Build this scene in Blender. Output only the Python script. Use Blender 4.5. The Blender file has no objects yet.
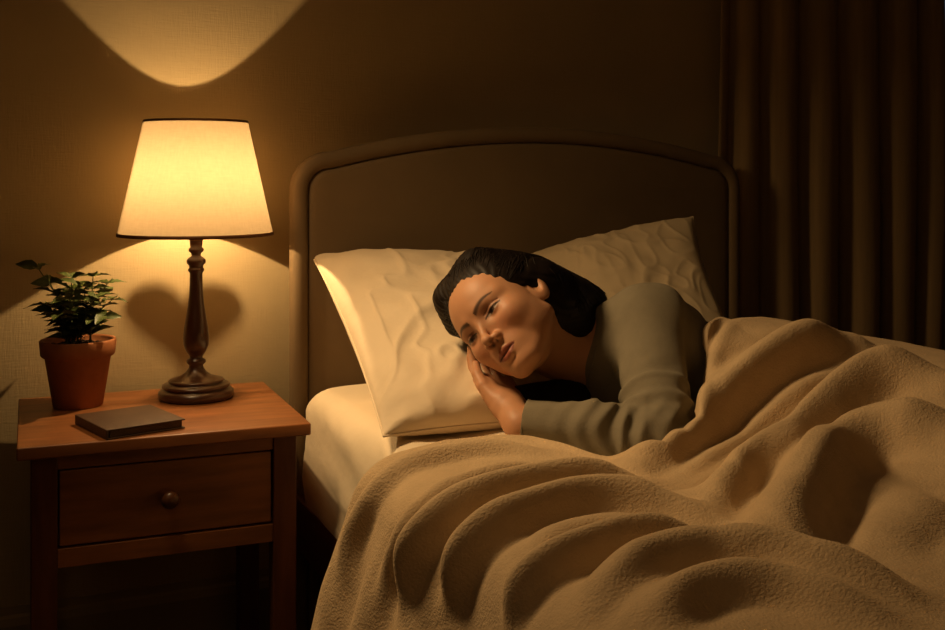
import bpy, bmesh, math, random
import numpy as np
from mathutils import Vector, Matrix
random.seed(4); rng = np.random.default_rng(7)
D = bpy.data
COL = bpy.context.scene.collection

# ------------------------------------------------------------------ camera frame
CAMZ = 1.04; YAW = math.radians(24); FPX = 1100.0
FW = np.array([math.sin(YAW), math.cos(YAW), 0.0]); RT = np.array([math.cos(YAW), -math.sin(YAW), 0.0]); UP = np.array([0, 0, 1.0])
CAM = np.array([0, 0, CAMZ])
def P(px, py, d):
    return CAM + FW*d + RT*((px-472.5)/FPX*d) - UP*((py-175)/FPX*d)
def atZ(px, py, z): return P(px, py, (CAMZ-z)*FPX/(py-175))
def atY(px, py, y):
    k = (px-472.5)/FPX; return P(px, py, y/(FW[1]+k*RT[1]))
def proj(v):
    q = v-CAM; d = q@FW
    return 472.5+FPX*(q@RT)/d, 175-FPX*q[..., 2]/d, d

# ------------------------------------------------------------------ helpers
def tag(o, label=None, cat=None, group=None, kind=None):
    if label: o['label'] = label
    if cat: o['category'] = cat
    if group: o['group'] = group
    if kind: o['kind'] = kind
    return o
def empty(name, loc=(0, 0, 0), rz=0):
    o = D.objects.new(name, None); COL.objects.link(o); o.empty_display_size = .05
    o.location = loc; o.rotation_euler = (0, 0, rz); return o
def link(name, me, mat, parent=None, smooth=True):
    o = D.objects.new(name, me); COL.objects.link(o)
    if mat: me.materials.append(mat)
    if smooth:
        me.polygons.foreach_set('use_smooth', np.ones(len(me.polygons), bool))
    if parent is not None: o.parent = parent
    return o
def mesh(name, V, F, mat, parent=None, smooth=True):
    me = D.meshes.new(name); V = np.asarray(V, float)
    if isinstance(F, np.ndarray):
        me.vertices.add(len(V)); me.vertices.foreach_set('co', V.astype(np.float32).ravel())
        n, k = F.shape
        me.loops.add(n*k); me.loops.foreach_set('vertex_index', F.astype(np.int32).ravel())
        me.polygons.add(n); me.polygons.foreach_set('loop_start', np.arange(0, n*k, k, dtype=np.int32))
        me.update(calc_edges=True); me.validate()
    else:
        me.from_pydata(V.tolist(), [], F); me.validate()
    return link(name, me, mat, parent, smooth)
def grid_faces(nu, nv, cu=False, off=0):
    i = np.arange(nu if cu else nu-1)[:, None]; j = np.arange(nv-1)[None, :]
    a = i*nv+j; b = ((i+1) % nu)*nv+j
    return np.stack([a, b, b+1, a+1], -1).reshape(-1, 4)+off
def lathe(prof, n=64, c=(0, 0, 0)):
    pr = np.array(prof, float); a = np.arange(n)*2*math.pi/n
    V = np.stack([np.cos(a)[:, None]*pr[None, :, 0], np.sin(a)[:, None]*pr[None, :, 0], np.broadcast_to(pr[None, :, 1], (n, len(pr)))], -1).reshape(-1, 3)+np.array(c)
    return V, grid_faces(n, len(pr), True)
def bm_obj(name, bm, mat, parent=None, smooth=False, bevel=0, seg=2):
    me = D.meshes.new(name); bm.to_mesh(me); bm.free()
    o = link(name, me, mat, parent, smooth)
    if bevel:
        m = o.modifiers.new('b', 'BEVEL'); m.width = bevel; m.segments = seg; m.limit_method = 'ANGLE'
        me.polygons.foreach_set('use_smooth', np.ones(len(me.polygons), bool))
        w = o.modifiers.new('w', 'WEIGHTED_NORMAL'); w.keep_sharp = True
    return o
def box_bm(bm, x0, x1, y0, y1, z0, z1):
    r = bmesh.ops.create_cube(bm, size=1)
    bmesh.ops.scale(bm, vec=(x1-x0, y1-y0, z1-z0), verts=r['verts'])
    bmesh.ops.translate(bm, vec=((x0+x1)/2, (y0+y1)/2, (z0+z1)/2), verts=r['verts'])
def box(name, x0, x1, y0, y1, z0, z1, mat, parent=None, bevel=0.002):
    bm = bmesh.new(); box_bm(bm, x0, x1, y0, y1, z0, z1)
    return bm_obj(name, bm, mat, parent, bevel=bevel)
def tube(pts, rad, n=8):
    """tapered tube along points -> V,F (ends closed to a point)"""
    pts = np.array(pts, float); m = len(pts)
    rad = np.broadcast_to(np.array(rad, float), (m,))
    t = np.gradient(pts, axis=0); t /= np.linalg.norm(t, axis=1)[:, None]+1e-9
    ref = np.array([.3, .2, .93]); 
    a = np.cross(t, ref); a /= np.linalg.norm(a, axis=1)[:, None]+1e-9; b = np.cross(t, a)
    th = np.arange(n)*2*math.pi/n
    V = pts[None]+rad[None, :, None]*(np.cos(th)[:, None, None]*a[None]+np.sin(th)[:, None, None]*b[None])
    return V.reshape(-1, 3), grid_faces(n, m, True)
class MB:
    def __init__(s): s.V = []; s.F = []; s.n = 0
    def add(s, V, F): s.V.append(np.asarray(V)); s.F.append(np.asarray(F)+s.n); s.n += len(V)
    def build(s, name, mat, parent=None, smooth=True): return mesh(name, np.concatenate(s.V), np.concatenate(s.F), mat, parent, smooth)
def ss(a, b, x):
    t = np.clip((x-a)/(b-a), 0, 1); return t*t*(3-2*t)
def smooth_poly(pts, n):
    """Catmull-Rom resample"""
    p = np.array(pts, float); q = np.vstack([2*p[0]-p[1], p, 2*p[-1]-p[-2]])
    out = []
    for t in np.linspace(0, len(p)-1-1e-6, n):
        i = int(t); f = t-i; a, b, c, d = q[i:i+4]
        out.append(.5*((2*b)+(-a+c)*f+(2*a-5*b+4*c-d)*f*f+(-a+3*b-3*c+d)*f**3))
    return np.array(out)
class SN:
    """cheap smooth 2-D noise as a sum of sines"""
    def __init__(s, seed, f0, n=10, spread=2.2):
        r = np.random.default_rng(seed); a = r.uniform(0, 2*math.pi, n); f = f0*spread**r.uniform(-1, 1, n)
        s.kx, s.ky, s.ph = f*np.cos(a), f*np.sin(a), r.uniform(0, 6.28, n); s.n = n
    def __call__(s, x, y):
        o = 0
        for kx, ky, ph in zip(s.kx, s.ky, s.ph): o = o+np.sin(kx*x+ky*y+ph)
        return o/math.sqrt(s.n)

# ------------------------------------------------------------------ materials
def mat(name, color, rough=.6, spec=.3, bump=None, var=None, sheen=0, sss=0, vcol=None, coat=0, stretch=(1, 1, 1), coord='Object', metal=0):
    m = D.materials.new(name); m.use_nodes = True; nt = m.node_tree; N = nt.nodes; L = nt.links
    b = N['Principled BSDF']; b.inputs['Roughness'].default_value = rough
    b.inputs['Specular IOR Level'].default_value = spec; b.inputs['Metallic'].default_value = metal
    b.inputs['Base Color'].default_value = (*color, 1)
    if sheen: b.inputs['Sheen Weight'].default_value = sheen; b.inputs['Sheen Roughness'].default_value = .5; b.inputs['Sheen Tint'].default_value = (*[min(1, c*1.4) for c in color], 1)
    if coat: b.inputs['Coat Weight'].default_value = coat; b.inputs['Coat Roughness'].default_value = .25
    if sss:
        b.inputs['Subsurface Weight'].default_value = sss; b.inputs['Subsurface Radius'].default_value = (1, .35, .15); b.inputs['Subsurface Scale'].default_value = .008
    tc = N.new('ShaderNodeTexCoord'); mp = N.new('ShaderNodeMapping'); mp.inputs['Scale'].default_value = stretch
    L.new(tc.outputs[coord], mp.inputs[0])
    src = None
    if vcol:
        a = N.new('ShaderNodeAttribute'); a.attribute_name = vcol; src = a.outputs['Color']; L.new(src, b.inputs['Base Color'])
    if var:   # (scale, dark factor, detail)
        no = N.new('ShaderNodeTexNoise'); no.inputs['Scale'].default_value = var[0]; no.inputs['Detail'].default_value = var[2] if len(var) > 2 else 5
        L.new(mp.outputs[0], no.inputs['Vector'])
        mr = N.new('ShaderNodeMapRange'); mr.inputs[1].default_value = .3; mr.inputs[2].default_value = .7; mr.inputs[3].default_value = var[1]; mr.inputs[4].default_value = 1.0
        L.new(no.outputs[0], mr.inputs[0])
        mx = N.new('ShaderNodeMix'); mx.data_type = 'RGBA'; mx.blend_type = 'MULTIPLY'; mx.inputs[0].default_value = 1
        if src: L.new(src, mx.inputs[6])
        else: mx.inputs[6].default_value = (*color, 1)
        L.new(mr.outputs[0], mx.inputs[7]); L.new(mx.outputs[2], b.inputs['Base Color'])
    if bump:  # list of (kind, scale, strength, distance, stretch)
        prev = None
        for kind, sc, st, dist, stv in bump:
            m2 = N.new('ShaderNodeMapping'); m2.inputs['Scale'].default_value = stv; L.new(tc.outputs[coord], m2.inputs[0])
            if kind == 'noise':
                t = N.new('ShaderNodeTexNoise'); t.inputs['Detail'].default_value = 4; out = t.outputs[0]
            elif kind == 'voronoi':
                t = N.new('ShaderNodeTexVoronoi'); out = t.outputs[0]
            else:
                t = N.new('ShaderNodeTexWave'); t.inputs['Distortion'].default_value = 1.5; t.inputs['Detail'].default_value = 2; out = t.outputs[1]
            t.inputs['Scale'].default_value = sc; L.new(m2.outputs[0], t.inputs['Vector'])
            bp = N.new('ShaderNodeBump'); bp.inputs['Strength'].default_value = st; bp.inputs['Distance'].default_value = dist
            L.new(out, bp.inputs['Height'])
            if prev: L.new(prev.outputs[0], bp.inputs['Normal'])
            prev = bp
        L.new(prev.outputs[0], b.inputs['Normal'])
    return m
M = {}
M['wall'] = mat('wallpaper_beige', (.45, .335, .175), .75, .15, bump=[('noise', 260, .25, .002, (1, 1, .12)), ('noise', 260, .25, .002, (.12, 1, 1)), ('noise', 9, .15, .01, (1, 1, 1))], var=(3, .86, 6))
M['ceiling'] = mat('ceiling_plaster', (.66, .54, .36), .9, .1, var=(4, .9))
M['floor'] = mat('floor_boards', (.05, .025, .012), .5, .3, var=(12, .6), stretch=(8, 1, 1), bump=[('noise', 12, .2, .003, (8, 1, 1))])
M['trim'] = mat('painted_trim', (.30, .22, .12), .5, .3, var=(10, .9))
M['wood'] = mat('stained_pine', (.29, .105, .030), .42, .35, var=(7, .55, 8), stretch=(1, 7, 7), bump=[('noise', 14, .12, .002, (1, 9, 9))], coat=.05)
M['wood_v'] = mat('stained_pine_upright', (.13, .04, .012), .45, .3, var=(7, .55, 8), stretch=(7, 7, 1), bump=[('noise', 14, .12, .002, (9, 9, 1))])
M['knob'] = mat('dark_knob', (.10, .035, .012), .35, .4, var=(20, .7))
M['turned'] = mat('turned_walnut', (.085, .035, .016), .28, .5, var=(18, .55, 6), stretch=(1, 1, .35), coat=.3)
M['trimband'] = mat('shade_trim', (.12, .045, .012), .6, .2, var=(60, .7))
M['brass'] = mat('aged_brass', (.45, .28, .1), .4, .5, var=(30, .7), metal=1)
M['terracotta'] = mat('terracotta', (.38, .14, .05), .75, .2, var=(16, .65, 6), bump=[('noise', 90, .25, .002, (1, 1, 1))])
M['soil'] = mat('potting_soil', (.02, .012, .007), .95, .1, var=(80, .4), bump=[('noise', 80, 1, .01, (1, 1, 1))])
M['leaf'] = mat('leaf_green', (.085, .11, .022), .5, .35, var=(40, .55), bump=[('noise', 120, .3, .002, (1, 1, 1))])
M['stem'] = mat('stem_green', (.09, .10, .025), .6, .2, var=(40, .7))
M['cover'] = mat('brown_book_cover', (.075, .038, .018), .5, .3, var=(25, .7), bump=[('noise', 200, .3, .001, (1, 1, 1))])
M['pages'] = mat('page_block', (.14, .09, .05), .8, .1, var=(300, .6), stretch=(1, 1, 12))
M['headboard'] = mat('headboard_fabric', (.19, .125, .06), .7, .25, var=(6, .85), sheen=.1, bump=[('noise', 350, .2, .001, (1, 1, .3))])
M['rail'] = mat('bed_rail_wood', (.13, .035, .014), .4, .35, var=(8, .6), stretch=(7, 1, 7))
M['ticking'] = mat('mattress_ticking', (.5, .42, .3), .8, .1, var=(20, .9))
M['sheet'] = mat('cream_sheet', (.76, .63, .44), .75, .15, sheen=.15, var=(5, .93), bump=[('noise', 14, .25, .012, (1, 1, 1)), ('noise', 500, .15, .0006, (1, 1, 1))])
M['pillow'] = mat('cream_pillowcase', (.76, .62, .43), .75, .15, sheen=.15, var=(5, .94), bump=[('noise', 9, .35, .02, (1, 1, 1)), ('noise', 500, .15, .0006, (1, 1, 1))])
M['pillow2'] = mat('oat_pillowcase', (.36, .28, .17), .8, .12, sheen=.1, var=(5, .92), bump=[('noise', 12, .2, .01, (1, 1, 1))])
M['fleece'] = mat('fleece_blanket', (.58, .425, .25), .9, .08, sheen=.35, var=(24, .86, 6), bump=[('noise', 300, .6, .0025, (1, 1, 1)), ('noise', 90, .35, .003, (1, 1, 1))])
M['drape'] = mat('brown_drape', (.34, .225, .105), .85, .1, sheen=.1, var=(60, .8), stretch=(1, 1, .05), bump=[('noise', 300, .3, .001, (1, 1, .2))])
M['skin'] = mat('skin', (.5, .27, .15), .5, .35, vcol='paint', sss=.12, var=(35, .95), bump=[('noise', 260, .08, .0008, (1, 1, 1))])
M['hair'] = mat('dark_brown_hair', (.010, .0052, .003), .55, .22, var=(60, .5))
M['sweater'] = mat('grey_knit', (.22, .19, .13), .9, .08, sheen=.25, var=(40, .88), bump=[('noise', 420, .45, .0012, (1, 1, 1)), ('noise', 28, .25, .006, (1, 1, 1))])
M['seam'] = mat('grey_knit_seam', (.19, .17, .12), .9, .08, var=(90, .8))
M['button'] = mat('dark_button', (.04, .03, .02), .4, .4, var=(30, .8))
M['metal'] = mat('rod_metal', (.08, .05, .03), .4, .5, var=(20, .8), metal=.8)

# lamp shade: thin linen that lets light through
def shade_mat():
    m = D.materials.new('linen_shade'); m.use_nodes = True; nt = m.node_tree; N = nt.nodes; L = nt.links
    out = N['Material Output']; N.remove(N['Principled BSDF'])
    df = N.new('ShaderNodeBsdfDiffuse'); tr = N.new('ShaderNodeBsdfTranslucent'); mx = N.new('ShaderNodeMixShader')
    tc = N.new('ShaderNodeTexCoord'); 
    cols = []
    for sv in ((1, 1, 8), (6, 6, .5)):
        mp = N.new('ShaderNodeMapping'); mp.inputs['Scale'].default_value = sv; L.new(tc.outputs['Object'], mp.inputs[0])
        no = N.new('ShaderNodeTexNoise'); no.inputs['Scale'].default_value = 45; no.inputs['Detail'].default_value = 3; L.new(mp.outputs[0], no.inputs['Vector']); cols.append(no)
    ad = N.new('ShaderNodeMath'); ad.operation = 'ADD'; L.new(cols[0].outputs[0], ad.inputs[0]); L.new(cols[1].outputs[0], ad.inputs[1])
    mr = N.new('ShaderNodeMapRange'); mr.inputs[1].default_value = .6; mr.inputs[2].default_value = 1.4; mr.inputs[3].default_value = .86; mr.inputs[4].default_value = 1.0
    L.new(ad.outputs[0], mr.inputs[0])
    for s, c in ((df, (.33, .25, .15)), (tr, (.215, .162, .098))):
        mm = N.new('ShaderNodeMix'); mm.data_type = 'RGBA'; mm.blend_type = 'MULTIPLY'; mm.inputs[0].default_value = 1
        mm.inputs[6].default_value = (*c, 1); L.new(mr.outputs[0], mm.inputs[7]); L.new(mm.outputs[2], s.inputs[0])
    mx.inputs[0].default_value = .62
    L.new(df.outputs[0], mx.inputs[1]); L.new(tr.outputs[0], mx.inputs[2]); L.new(mx.outputs[0], out.inputs[0])
    return m
def glass_mat(name, col, fac):
    m = D.materials.new(name); m.use_nodes = True; nt = m.node_tree; N = nt.nodes; L = nt.links
    b = N['Principled BSDF']; b.inputs['Base Color'].default_value = (*col, 1); b.inputs['Roughness'].default_value = .1
    t = N.new('ShaderNodeBsdfTransparent'); mx = N.new('ShaderNodeMixShader'); mx.inputs[0].default_value = fac
    L.new(t.outputs[0], mx.inputs[1]); L.new(b.outputs[0], mx.inputs[2]); L.new(mx.outputs[0], N['Material Output'].inputs[0])
    return m
def sheer_mat():
    m = D.materials.new('sheer_fabric'); m.use_nodes = True; nt = m.node_tree; N = nt.nodes; L = nt.links
    b = N['Principled BSDF']; b.inputs['Base Color'].default_value = (.36, .34, .30, 1); b.inputs['Roughness'].default_value = .9
    tl = N.new('ShaderNodeBsdfTranslucent'); tl.inputs[0].default_value = (.5, .5, .48, 1)
    t = N.new('ShaderNodeBsdfTransparent'); m1 = N.new('ShaderNodeMixShader'); m1.inputs[0].default_value = .5
    mx = N.new('ShaderNodeMixShader')
    tc = N.new('ShaderNodeTexCoord'); no = N.new('ShaderNodeTexNoise'); no.inputs['Scale'].default_value = 300; L.new(tc.outputs['Object'], no.inputs['Vector'])
    mr = N.new('ShaderNodeMapRange'); mr.inputs[3].default_value = .6; mr.inputs[4].default_value = .9; L.new(no.outputs[0], mr.inputs[0]); L.new(mr.outputs[0], mx.inputs[0])
    L.new(b.outputs[0], m1.inputs[1]); L.new(tl.outputs[0], m1.inputs[2])
    L.new(t.outputs[0], mx.inputs[1]); L.new(m1.outputs[0], mx.inputs[2]); L.new(mx.outputs[0], N['Material Output'].inputs[0])
    return m
M['shade'] = shade_mat(); M['bulb'] = glass_mat('bulb_glass', (1, .9, .7), .12); M['pane'] = glass_mat('window_glass', (.4, .5, .6), .12); M['sheer'] = sheer_mat()

# ------------------------------------------------------------------ room shell
WY = 2.42; RX0, RX1, RY0, CZ = -1.3, 3.7, -1.4, 2.55
WX0, WX1, WZ0, WZ1 = 2.46, 3.40, .85, 2.2
bm = bmesh.new()
box_bm(bm, RX0, WX0, WY, WY+.12, 0, CZ); box_bm(bm, WX1, RX1, WY, WY+.12, 0, CZ)
box_bm(bm, WX0, WX1, WY, WY+.12, 0, WZ0); box_bm(bm, WX0, WX1, WY, WY+.12, WZ1, CZ)
tag(bm_obj('wall_back', bm, M['wall']), kind='structure')
tag(box('wall_left', RX0-.12, RX0, RY0, WY+.12, 0, CZ, M['wall'], bevel=0), kind='structure')
tag(box('wall_right', RX1, RX1+.12, RY0, WY+.12, 0, CZ, M['wall'], bevel=0), kind='structure')
tag(box('wall_front', RX0-.12, RX1+.12, RY0-.12, RY0, 0, CZ, M['wall'], bevel=0), kind='structure')
tag(box('floor', RX0-.12, RX1+.12, RY0-.12, WY+.12, -.1, 0, M['floor'], bevel=0), kind='structure')
tag(box('ceiling', RX0-.12, RX1+.12, RY0-.12, WY+.12, CZ, CZ+.1, M['ceiling'], bevel=0), kind='structure')
# skirting with a small moulded top
prof = [(0, 0), (-.018, 0), (-.018, .13), (-.014, .145), (-.008, .15), (-.006, .165), (0, .165)]
V = [(x, WY+a, b) for x in (RX0, RX1) for a, b in prof]; n = len(prof)
F = [[i, (i+1) % n, n+(i+1) % n, n+i] for i in range(n)]+[list(range(n))[::-1], list(range(n, 2*n))]
tag(mesh('baseboard_back', V, F, M['trim'], smooth=False), kind='structure')
win = tag(empty('window_1', ((WX0+WX1)/2, WY+.06, WZ0)), kind='structure')
bm = bmesh.new(); x0, x1 = -(WX1-WX0)/2, (WX1-WX0)/2; hz = WZ1-WZ0
for a in ((x0, x0+.05, 0, hz), (x1-.05, x1, 0, hz), (x0+.05, x1-.05, 0, .05), (x0+.05, x1-.05, hz-.05, hz), (-.02, .02, .05, hz-.05)):
    box_bm(bm, a[0], a[1], -.03, .03, a[2], a[3])
bm_obj('window_frame', bm, M['trim'], win, bevel=.003)
box('window_pane', x0+.04, x1-.04, -.004, .004, .04, hz-.04, M['pane'], win, bevel=0)

# ------------------------------------------------------------------ curtains
def curtain(name, xs, y0, amps, mt, z0, z1, seed, flare=.0):
    """xs: crest positions; sampled folded cloth"""
    n = 26*(len(xs)-1)+1; nz = 40
    t = np.linspace(0, len(xs)-1, n); i = np.minimum(t.astype(int), len(xs)-2); f = t-i
    xs = np.array(xs); amps = np.array(amps)
    a = amps[i]*(1-f)+amps[i+1]*f
    x = xs[i]+(xs[i+1]-xs[i])*(f+.055*np.sin(4*math.pi*f)+.10*np.sin(2*math.pi*f))
    y = y0-a*(np.cos(2*math.pi*f)*.85+.15*np.cos(4*math.pi*f+1))
    z = np.linspace(z1, z0, nz); s = (z1-z)/(z1-z0)
    nn = SN(seed, 9)
    X = x[:, None]+.006*nn(x[:, None]*1.5, z[None]*.5)+0*z[None]; 
    Y = y[:, None]+.006*nn(x[:, None]*1.5+9, z[None]*.6)-flare*s[None]*.3
    Z = np.broadcast_to(z[None], X.shape)
    return mesh(name, np.stack([X, Y, Z], -1).reshape(-1, 3), grid_faces(n, nz), mt)
cx = [atY(p, 100, 2.38)[0] for p in (706, 736, 774, 813, 855, 893, 926)]
o = curtain('curtain', cx, 2.346, [.018, .028, .034, .034, .036, .034, .03], M['drape'], .015, 2.40, 3)
sm = o.modifiers.new('s', 'SOLIDIFY'); sm.thickness = .003
tag(o, 'heavy brown drape hanging in deep vertical folds beside the headboard', 'curtain')
sx = [atY(p, 100, 2.40)[0] for p in (905, 930, 958, 985)]; sx += [sx[-1]+.12*k for k in range(1, 7)]
tag(curtain('sheer_curtain', sx, 2.402, [.006]+[.010]*(len(sx)-1), M['sheer'], .015, 2.395, 5), 'thin greyish curtain over the night window, lit faintly blue', 'curtain')
rod = tag(empty('curtain_rod', (2.6, 2.345, 2.42)), 'dark metal curtain rod above the curtains', 'curtain rod')
V, F = tube([(-.95, 0, 0), (1.0, 0, 0)], .011, 12); mesh('rod', V, F, M['metal'], rod)
for sx_ in (-.96, 1.01):
    V, F = lathe([(0, -.025), (.012, -.022), (.02, -.008), (.02, .008), (.012, .022), (0, .025)], 20); V = V[:, [2, 1, 0]]+np.array([sx_, 0, 0])
    mesh('finial', V, F, M['metal'], rod)
for bx in (-.85, .9): box('bracket', bx-.01, bx+.01, -.005, .075, -.012, .012, M['metal'], rod, .001)

# ------------------------------------------------------------------ nightstand
NX0, NX1, NY0, NY1, NH = .058, .552, 1.950, 2.385, .59
ns = tag(empty('nightstand', ((NX0+NX1)/2, (NY0+NY1)/2, 0), math.radians(-2)), 'reddish brown wooden nightstand with one drawer, beside the bed', 'nightstand')
hw, hd = (NX1-NX0)/2, (NY1-NY0)/2
box('tabletop', -hw, hw, -hd, hd, NH-.022, NH, M['wood'], ns, .003)
iw, idp = hw-.022, hd-.022; LG = .042
for sx_ in (-1, 1):
    for sy in (-1, 1):
        xa, xb = sorted((sx_*iw, sx_*(iw-LG))); ya, yb = sorted((sy*idp, sy*(idp-LG)))
        box('leg', xa, xb, ya, yb, 0, NH-.022, M['wood_v'], ns, .002)
for sx_ in (-1, 1):
    xa, xb = sorted((sx_*(iw-.008), sx_*(iw-.026)))
    box('side_panel', xa, xb, -idp+LG, idp-LG, NH-.205, NH-.022, M['wood'], ns, .001)
box('back_panel', -iw+LG, iw-LG, idp-.024, idp-.008, NH-.205, NH-.022, M['wood'], ns, .001)
box('top_rail', -iw+LG, iw-LG, -idp+.004, -idp+.03, NH-.048, NH-.022, M['wood'], ns, .001)
box('bottom_rail', -iw+LG, iw-LG, -idp+.004, -idp+.03, NH-.215, NH-.183, M['wood'], ns, .001)
dr = box('drawer', -iw+LG+.003, iw-LG-.003, -idp+.006, idp-.06, NH-.179, NH-.051, M['wood'], ns, .002)
V, F = lathe([(.006, 0), (.006, .01), (.0135, .014), (.0155, .020), (.013, .026), (.006, .029), (0, .0295)], 28)
V = V[:, [0, 2, 1]]*np.array([1, -1, 1])+np.array([0, -idp+.006, NH-.115]); mesh('knob', V, F, M['knob'], dr)

# ------------------------------------------------------------------ lamp
LX, LY = .394, 2.258; K = .00202/1.75
stem = [(0, 262), (12, 262), (11, 276), (10, 284), (13, 287), (13, 291), (9, 294), (8, 299), (13, 302), (16.5, 306), (16.5, 311), (12.5, 315), (12, 319), (14, 321), (14, 324), (11, 328), (11.2, 345), (12.2, 365), (14.5, 385), (18, 405), (21, 422), (22.3, 438), (21.5, 450), (17, 461), (11.5, 468), (11, 472), (16, 475), (17, 479), (12, 484), (13, 489), (18, 496), (27, 502), (37, 506), (46, 508), (48, 510), (46, 512), (46, 513.5), (54, 515), (58, 517), (58, 520), (55, 521), (55, 523), (61, 524.5), (64.5, 528), (65, 533), (64, 537), (61, 540), (0, 540)]
prof = [(a*K, (540-b)*K*1.03) for a, b in stem]
lamp = tag(empty('table_lamp', (LX, LY, NH)), 'lit table lamp with a cream conical shade on a dark turned wooden base', 'lamp')
V, F = lathe(prof, 72); mesh('lamp_base', V, F, M['turned'], lamp)
ZB, ZT, RB, RTp = .920-NH, 1.148-NH, .153, .1025
ps = [(RB+(RTp-RB)*t, ZB+(ZT-ZB)*t) for t in np.linspace(0, 1, 14)]
V, F = lathe(ps, 96); sh = mesh('lamp_shade', V, F, M['shade'], lamp)
def ring(r, z0, z1, th, dr_):
    return [(r+dr_*0-th, z0), (r+th, z0), (r+th+dr_, z1), (r-th+dr_, z1), (r-th, z0)]
V, F = lathe(ring(RB, ZB-.002, ZB+.0045, .0016, -.001), 96); mesh('trim_band', V, F, M['trimband'], sh, False)
V, F = lathe(ring(RTp, ZT-.003, ZT+.002, .0016, -.001), 96); mesh('trim_band', V, F, M['trimband'], sh, False)
BZ = 1.018
V, F = lathe([(0, .318), (.014, .318), (.015, .335), (.015, .365), (.012, .372), (0, .372)], 28); mesh('socket', V, F, M['brass'], lamp)
V, F = lathe([(.0, .370), (.011, .371), (.012, .380), (.018, .395), (.026, .415), (.029, .433), (.026, .452), (.015, .465), (0, .469)], 32); mesh('bulb', V, F, M['bulb'], lamp)
mb = MB()
for s in (-1, 1):
    V, F = tube(smooth_poly([(s*.014, 0, .34), (s*.045, 0, .37), (s*.05, 0, .45), (s*.03, 0, .515), (s*.004, 0, .53)], 20), .0016, 8); mb.add(V, F)
for a in range(3):
    an = a*2.094+.5; V, F = tube([(0, 0, .53), (.06*math.cos(an), .06*math.sin(an), .532), ((RTp-.001)*math.cos(an), (RTp-.001)*math.sin(an), ZT-.004)], .0013, 8); mb.add(V, F)
mb.build('harp', M['brass'], lamp)
# added heart plate, unseen inside the shade, shaped to cast the wall heart
B = np.array([LX, LY, BZ]); pts = []
for t in np.linspace(0, 2*math.pi, 64, endpoint=False):
    hx = 16*math.sin(t)**3/16; hy = (13*math.cos(t)-5*math.cos(2*t)-2*math.cos(3*t)-math.cos(4*t))/16
    w = atY(183+61*hx, 323-50*hy, WY); pts.append(B+(w-B)*.25-np.array([LX, LY, NH]))
pts = np.array(pts); m = len(pts)
V = np.concatenate([pts, pts+np.array([0, .0012, 0])]); F = [list(range(m)), list(range(2*m-1, m-1, -1))]+[[i, m+i, m+(i+1) % m, (i+1) % m] for i in range(m)]
mesh('heart_shadow_mask', V, F, M['metal'], lamp, False)
cen = pts.mean(0); V, F = tube([(0, .012, cen[2]+.0), cen], .0012, 8); mesh('mask_wire', V, F, M['metal'], lamp)

# ------------------------------------------------------------------ potted plant
PX_, PY_ = .170, 2.275
pl = tag(empty('potted_plant', (PX_, PY_, NH)), 'small leafy green plant in a terracotta pot, left of the lamp', 'plant')
S = 1.0
V, F = lathe([(0, 0), (.044, 0), (.0465, .002), (.0615, .096), (.0625, .097), (.0665, .098), (.069, .101), (.0715, .127), (.070, .130), (.066, .130), (.0635, .127), (.060, .112), (0, .112)], 64)
mesh('pot', V*S, F, M['terracotta'], pl)
a = rng.uniform(0, 6.28, 0); mb = MB()
n1, n2 = 40, 10; rr = np.linspace(0, .0615, n2); th = np.arange(n1)*2*math.pi/n1
V = np.stack([rr[None]*np.cos(th)[:, None], rr[None]*np.sin(th)[:, None], .117+.003*np.sin(rr[None]*300+3*np.cos(5*th[:, None]))], -1).reshape(-1, 3)
mesh('soil', V, grid_faces(n1, n2, True), M['soil'], pl)
stems = MB(); leaves = MB()
def leaf(base, dir_, nrm, L_, W_):
    dir_ = dir_/np.linalg.norm(dir_); sd = np.cross(nrm, dir_); sd /= np.linalg.norm(sd); nm = np.cross(dir_, sd)
    u = np.linspace(0, 1, 9); w = W_*np.sin(math.pi*u**.8)*(1-.15*u)
    V = []
    for k in range(9):
        for j in (-1, -.5, 0, .5, 1):
            V.append(base+dir_*(L_*u[k])+sd*(w[k]*j*.5)+nm*(.18*abs(j)*w[k]-.35*L_*u[k]**2*.9+.0012*math.sin(k*2.6)*abs(j)))
    leaves.add(np.array(V), grid_faces(9, 5))
# stems aim at where the photo shows the sprigs
sprigs = [(38, 268, -.00), (50, 283, -.03), (62, 296, .01), (78, 285, -.04), (93, 277, .0), (107, 284, .02), (112, 300, -.02), (70, 300, -.05), (96, 298, -.05), (48, 305, .03), (85, 305, .04), (60, 315, -.06), (104, 316, -.05), (84, 290, .03), (72, 278, .02)]
for k, (px, py, dy) in enumerate(sprigs):
    tip = atY(px, py, PY_+dy)-np.array([PX_, PY_, NH]); b0 = np.array([rng.uniform(-.025, .025), rng.uniform(-.025, .025), .112])
    mid = (b0+tip)/2+np.array([0, 0, .02]); pth = smooth_poly([b0, b0*.4+mid*.6+np.array([0, 0, .008]), tip], 14)
    V, F = tube(pth, np.linspace(.0019, .0009, 14), 6); stems.add(V, F)
    ns_ = 6 if tip[2] > .19 else 5
    for j in range(ns_):
        t = 1-j*.15; q = pth[int(t*13)]; ax = pth[min(13, int(t*13)+1)]-pth[max(0, int(t*13)-1)]; ax = ax/np.linalg.norm(ax)
        an = rng.uniform(0, 6.28)
        for s in (0, math.pi) if j else (0, 2.1, 4.2):
            side = np.array([math.cos(an+s), math.sin(an+s), 0]); dr_ = side+ax*(.5 if j else .35)+np.array([0, 0, rng.uniform(-.15, .35)])
            L_ = rng.uniform(.032, .050)*(1 if j else .9)
            leaf(q, dr_, np.array([0, 0, 1.0])+.35*rng.normal(size=3), L_, L_*rng.uniform(.5, .66))
stems.build('stems', M['stem'], pl); leaves.build('foliage', M['leaf'], pl)

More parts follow.
